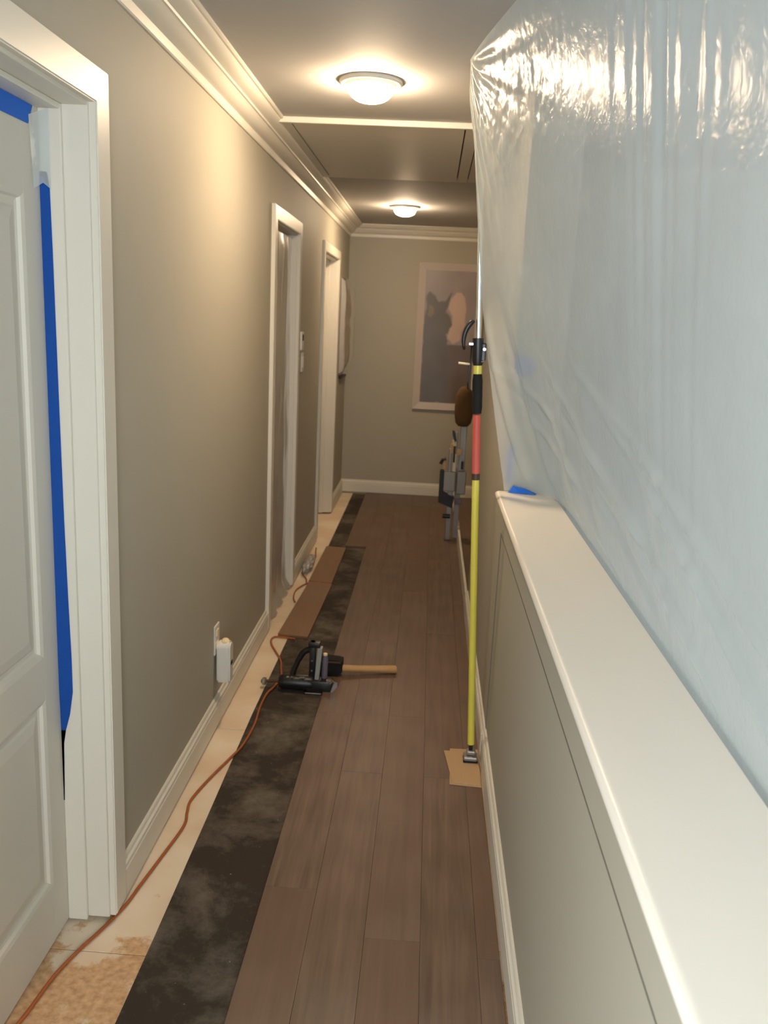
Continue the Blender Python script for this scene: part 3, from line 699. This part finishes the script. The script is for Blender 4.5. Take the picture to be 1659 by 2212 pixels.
# ------------------------------------------------------------------ thermostat and switch past the second door
th = empty('thermostat', (XL, 5.03, 1.45)); tag(th, 'small white thermostat on the left wall just past the plastic-covered doorway', 'thermostat')
mb().box(XL, XL+.022, 4.985, 5.055, 1.395, 1.50, .005, 2).build('body', M['plate'], th)
mb().box(XL+.0215, XL+.0235, 5.0, 5.04, 1.45, 1.485, .001).build('display', M['gap'], th)
lsw = empty('light_switch', (XL, 5.13, 1.32)); tag(lsw, 'white light switch plate just below the small thermostat', 'switch')
mb().box(XL, XL+.007, 5.095, 5.165, 1.265, 1.378, .002).build('cover_plate', M['plate'], lsw)
mb().box(XL+.0065, XL+.012, 5.112, 5.148, 1.29, 1.355, .002).build('rocker', M['plate'], lsw)

# ------------------------------------------------------------------ plastic hanging in the second doorway
def hang(name, y0, y1, z0, z1, x, mat, amp, label, seed, ny=60, nz=90):
    bm = bmesh.new(); g = []
    for i in range(ny+1):
        u = i/ny; row = []
        for k in range(nz+1):
            v = k/nz; y = lerp(y0, y1, u); z = lerp(z1, z0, v)
            y_ = y+(.03*math.sin(v*2.2+u*3)*(.5-abs(u-.5)))
            d = amp*(math.sin(u*26+2*noise.noise(Vector((u*2, v*2, seed))))*(.3+.7*v)*.5+noise.noise(Vector((u*5, v*3, seed+4)))+.5*noise.noise(Vector((u*14, v*9, seed+7))))
            d *= smooth01(0, .03, v)
            if v > .97: d += (v-.97)*1.2
            row.append(bm.verts.new((x+d, y_, z)))
        g.append(row)
    for i in range(ny):
        for k in range(nz): bm.faces.new((g[i][k], g[i+1][k], g[i+1][k+1], g[i][k+1]))
    me = bpy.data.meshes.new(name); bm.to_mesh(me); bm.free(); me.materials.append(mat)
    for p in me.polygons: p.use_smooth = True
    o = bpy.data.objects.new(name, me); col.objects.link(o)
    return tag(o, label, 'plastic sheet')
hang('plastic_sheet', D2[0]+.008, D2[1]-.010, .012, ZH-.015, XL-.030, M['sheet_door'], .015, 'wrinkled plastic sheet masking the narrow doorway in the left wall', 3)

# ------------------------------------------------------------------ wrapped picture on the left wall near the end
hp_ = empty('wrapped_picture', (XL, 7.42, 1.5)); tag(hp_, 'small picture wrapped in plastic hanging beyond the far white door', 'picture')
mb().box(XL+.004, XL+.026, 7.23, 7.63, 1.085, 1.86, .004).build('picture_frame', M['darkframe'], hp_)
wm = bmesh.new(); g = []
for i in range(31):
    u = i/30; row = []
    for k in range(41):
        v = k/40
        e = min(u, 1-u, v, 1-v)
        bul = .012+.05*smooth01(0, .2, e)+.014*noise.noise(Vector((u*5, v*8, 2)))*smooth01(0, .1, e)
        z = lerp(1.915, 1.115-.03*u, v)
        row.append(wm.verts.new((XL+.002+(.022 if e > 0 else 0)+bul*(1 if e > 0 else .1), lerp(7.185, 7.675, u), z)))
    g.append(row)
for i in range(30):
    for k in range(40): wm.faces.new((g[i][k], g[i+1][k], g[i+1][k+1], g[i][k+1]))
me = bpy.data.meshes.new('plastic_wrap'); wm.to_mesh(me); wm.free(); me.materials.append(M['wrap'])
for p in me.polygons: p.use_smooth = True
wo = bpy.data.objects.new('plastic_wrap', me); col.objects.link(wo); wo.parent = hp_; wo.location = -hp_.location

# ------------------------------------------------------------------ picture on the end wall
def inside(poly, x, y):
    c = False; j = len(poly)-1
    for i in range(len(poly)):
        if (poly[i][1] > y) != (poly[j][1] > y) and x < (poly[j][0]-poly[i][0])*(y-poly[i][1])/(poly[j][1]-poly[i][1]+1e-9)+poly[i][0]: c = not c
        j = i
    return c
fp = empty('framed_picture', (.08, YE, .815)); tag(fp, 'tall picture in a pale wide frame on the end wall, dark and pink shapes', 'picture')
PX0, PX1, PZ0, PZ1 = -.147, .43, .815, 2.088
fw = .062
def fbar(pts, name='frame_bar'):
    a = mb(); v0 = [a.bm.verts.new((p[0], YE-.002, p[1])) for p in pts]
    # pts: outer0, outer1, inner1, inner0
    v1 = [a.bm.verts.new((p[0], YE-.030 if i < 2 else YE-.018, p[1])) for i, p in enumerate(pts)]
    for i in range(4): a.bm.faces.new((v0[i], v0[(i+1) % 4], v1[(i+1) % 4], v1[i]))
    a.bm.faces.new(v0); a.bm.faces.new(v1)
    a.build(name, M['frame'], fp)
i0, i1, j0, j1 = PX0+fw, PX1-fw, PZ0+fw, PZ1-fw
fbar([(PX0, PZ0), (PX0, PZ1), (i0, j1), (i0, j0)]); fbar([(PX1, PZ0), (PX1, PZ1), (i1, j1), (i1, j0)])
fbar([(PX0, PZ1), (PX1, PZ1), (i1, j1), (i0, j1)]); fbar([(PX0, PZ0), (PX1, PZ0), (i1, j0), (i0, j0)])
# flat print: built as a fine grid with a colour attribute
pink = [(0.464, 0.72), (0.512, 0.8), (0.592, 0.845), (0.704, 0.84), (0.776, 0.8), (0.808, 0.72), (0.808, 0.6), (0.744, 0.55), (0.72, 0.48), (0.592, 0.45), (0.48, 0.5), (0.496, 0.57), (0.56, 0.6), (0.544, 0.66)]
dark = [(0.024, 0.8), (0.096, 0.84), (0.192, 0.82), (0.272, 0.77), (0.384, 0.77), (0.448, 0.8), (0.528, 0.855), (0.48, 0.76), (0.416, 0.7), (0.496, 0.66), (0.568, 0.6), (0.536, 0.53), (0.456, 0.53), (0.48, 0.44), (0.496, 0.35), (0.528, 0.24), (0.536, 0.12), (0.52, 0.0), (0.0, 0.0), (0.0, 0.62), (0.04, 0.72)]
olive = [(0.08, 0.74), (0.176, 0.73), (0.192, 0.68), (0.136, 0.65), (0.072, 0.66)]
GX, GZ = 70, 170
gm = bmesh.new(); g = []; cols = []
for i in range(GX+1):
    row = []
    for k in range(GZ+1):
        row.append(gm.verts.new((lerp(i0-.004, i1+.004, i/GX), YE-.014, lerp(j0-.004, j1+.004, k/GZ))))
    g.append(row)
gm.verts.index_update()
for i in range(GX):
    for k in range(GZ): gm.faces.new((g[i][k], g[i][k+1], g[i+1][k+1], g[i+1][k]))
me = bpy.data.meshes.new('print'); gm.to_mesh(me); gm.free()
ca = me.color_attributes.new('print', 'FLOAT_COLOR', 'POINT')
cb0 = srgb(150, 138, 134); cp_ = srgb(196, 168, 152); cd = srgb(100, 92, 84); co_ = srgb(126, 112, 82); cbr = srgb(108, 92, 82)
for v in me.vertices:
    u = (v.co.x-i0)/(i1-i0); t = (v.co.z-j0)/(j1-j0)
    acc = Vector((0, 0, 0)); n = 0
    for (du, dv) in ((0, 0), (.014, 0), (-.014, 0), (0, .006), (0, -.006)):
        uu = u+du+.02*noise.noise(Vector((u*7, t*14, 0))); tt = t+dv+.012*noise.noise(Vector((u*7, t*14, 5)))
        c = Vector(cb0[:3])
        if t < .45 and u > .45: c = Vector(cbr[:3])
        if inside(dark, uu, tt): c = Vector(cd[:3])
        if inside(olive, uu, tt): c = Vector(co_[:3])
        if inside(pink, uu, tt): c = Vector(cp_[:3])
        acc += c; n += 1
    acc /= n; acc *= 1+.10*noise.noise(Vector((u*4, t*8, 9)))
    ca.data[v.index].color = (acc.x, acc.y, acc.z, 1)
pm, N, L, b = newmat('picture_print'); at = N.new('ShaderNodeVertexColor'); at.layer_name = 'print'; L.new(at.outputs['Color'], b.inputs['Base Color']); b.inputs['Roughness'].default_value = .35
me.materials.append(pm); po = bpy.data.objects.new('print', me); col.objects.link(po); po.parent = fp; po.location = -fp.location
mb().box(PX0+.01, PX1-.01, YE-.010, YE-.0005, PZ0+.01, PZ1-.01).build('backing', M['darkframe'], fp)

# ------------------------------------------------------------------ folded stand and things by the right wall
ts = empty('folded_stand', (.22, 6.2, .02)); tag(ts, 'folded grey metal work stand with black clamps standing past the right wall', 'stand')
def sp(m_, name, mat, smooth=False): return m_.build(name, M[mat], ts, smooth=smooth, auto=35 if smooth else None)
ya = 6.2
sp(mb().box(.175, .215, ya-.02, ya+.02, .017, .50, .004), 'leg', 'alu'); sp(mb().box(.232, .272, ya+.04, ya+.08, .017, .56, .004), 'leg', 'alu')
sp(mb().box(.140, .228, ya-.03, ya+.03, .385, .530, .006, 2), 'bracket_box', 'alu'); sp(mb().box(.236, .305, ya, ya+.06, .360, .530, .006, 2), 'bracket_box', 'alu')
sp(mb().box(.112, .142, ya-.025, ya+.025, .30, .54, .005, 2), 'clamp_jaw', 'black'); sp(mb().prism([(.112, .30), (.215, .26), (.225, .345), (.140, .380)], 'y', ya-.03, ya+.02), 'clamp_body', 'black')
sp(mb().box(.232, .285, ya-.012, ya+.02, .285, .325, .006, 2), 'latch', 'purple')
sp(mb().tube([(.150, ya-.03, .20), (.205, ya-.03, .20)], .016, 12), 'knob', 'black', True)
sp(mb().box(.205, .228, ya+.0, ya+.03, .53, .82, .004), 'upright', 'alu'); sp(mb().box(.242, .290, ya+.03, ya+.06, .53, .86, .004), 'upright', 'alu')
sp(mb().box(.168, .190, ya-.02, ya+.01, .52, .70, .004), 'side_bar', 'alu')
sp(mb().tube([(.112, ya-.02, .585), (.128, ya-.02, .62), (.150, ya-.02, .625)], .012, 10), 'hook', 'black', True)
sp(mb().box(.128, .152, ya-.022, ya-.002, .545, .60, .005, 2), 'grip', 'tan'); sp(mb().box(.178, .196, ya-.03, ya, .665, .735, .004, 2), 'grip', 'tan')
sp(mb().box(.188, .218, ya-.03, ya, .72, .765, .006, 2), 'grip', 'cream'); sp(mb().box(.222, .262, ya-.02, ya+.01, .655, .70, .006, 2), 'grip', 'tan')
sp(mb().prism([(.186, .80), (.206, .745), (.218, .76), (.20, .83), (.182, .835)], 'y', ya-.03, ya-.01), 'lever', 'black')
sp(mb().box(.200, .214, ya-.025, ya-.005, .60, .72, .003), 'lever', 'black'); sp(mb().box(.262, .278, ya-.015, ya+.0, .55, .61, .003), 'slot', 'black')
sp(mb().box(.200, .225, ya-.015, ya+.0, .53, .66, .003), 'slide', 'plate')
# brown cap hung on the stand
hc = mb(); prf = [(0, .0), (.045, .004), (.07, .03), (.082, .09), (.085, .16), (.078, .24), (.06, .29), (.03, .315), (0, .32)]
hc.lathe(prf, (0, 0, 0), 24)
ho = hc.build('work_cap', M['brown'], smooth=True); ho.location = (.256, 6.2, .862); ho.scale = (.8, .8, .9)
tag(ho, 'dark brown cloth cap resting on top of the folded stand', 'cap')
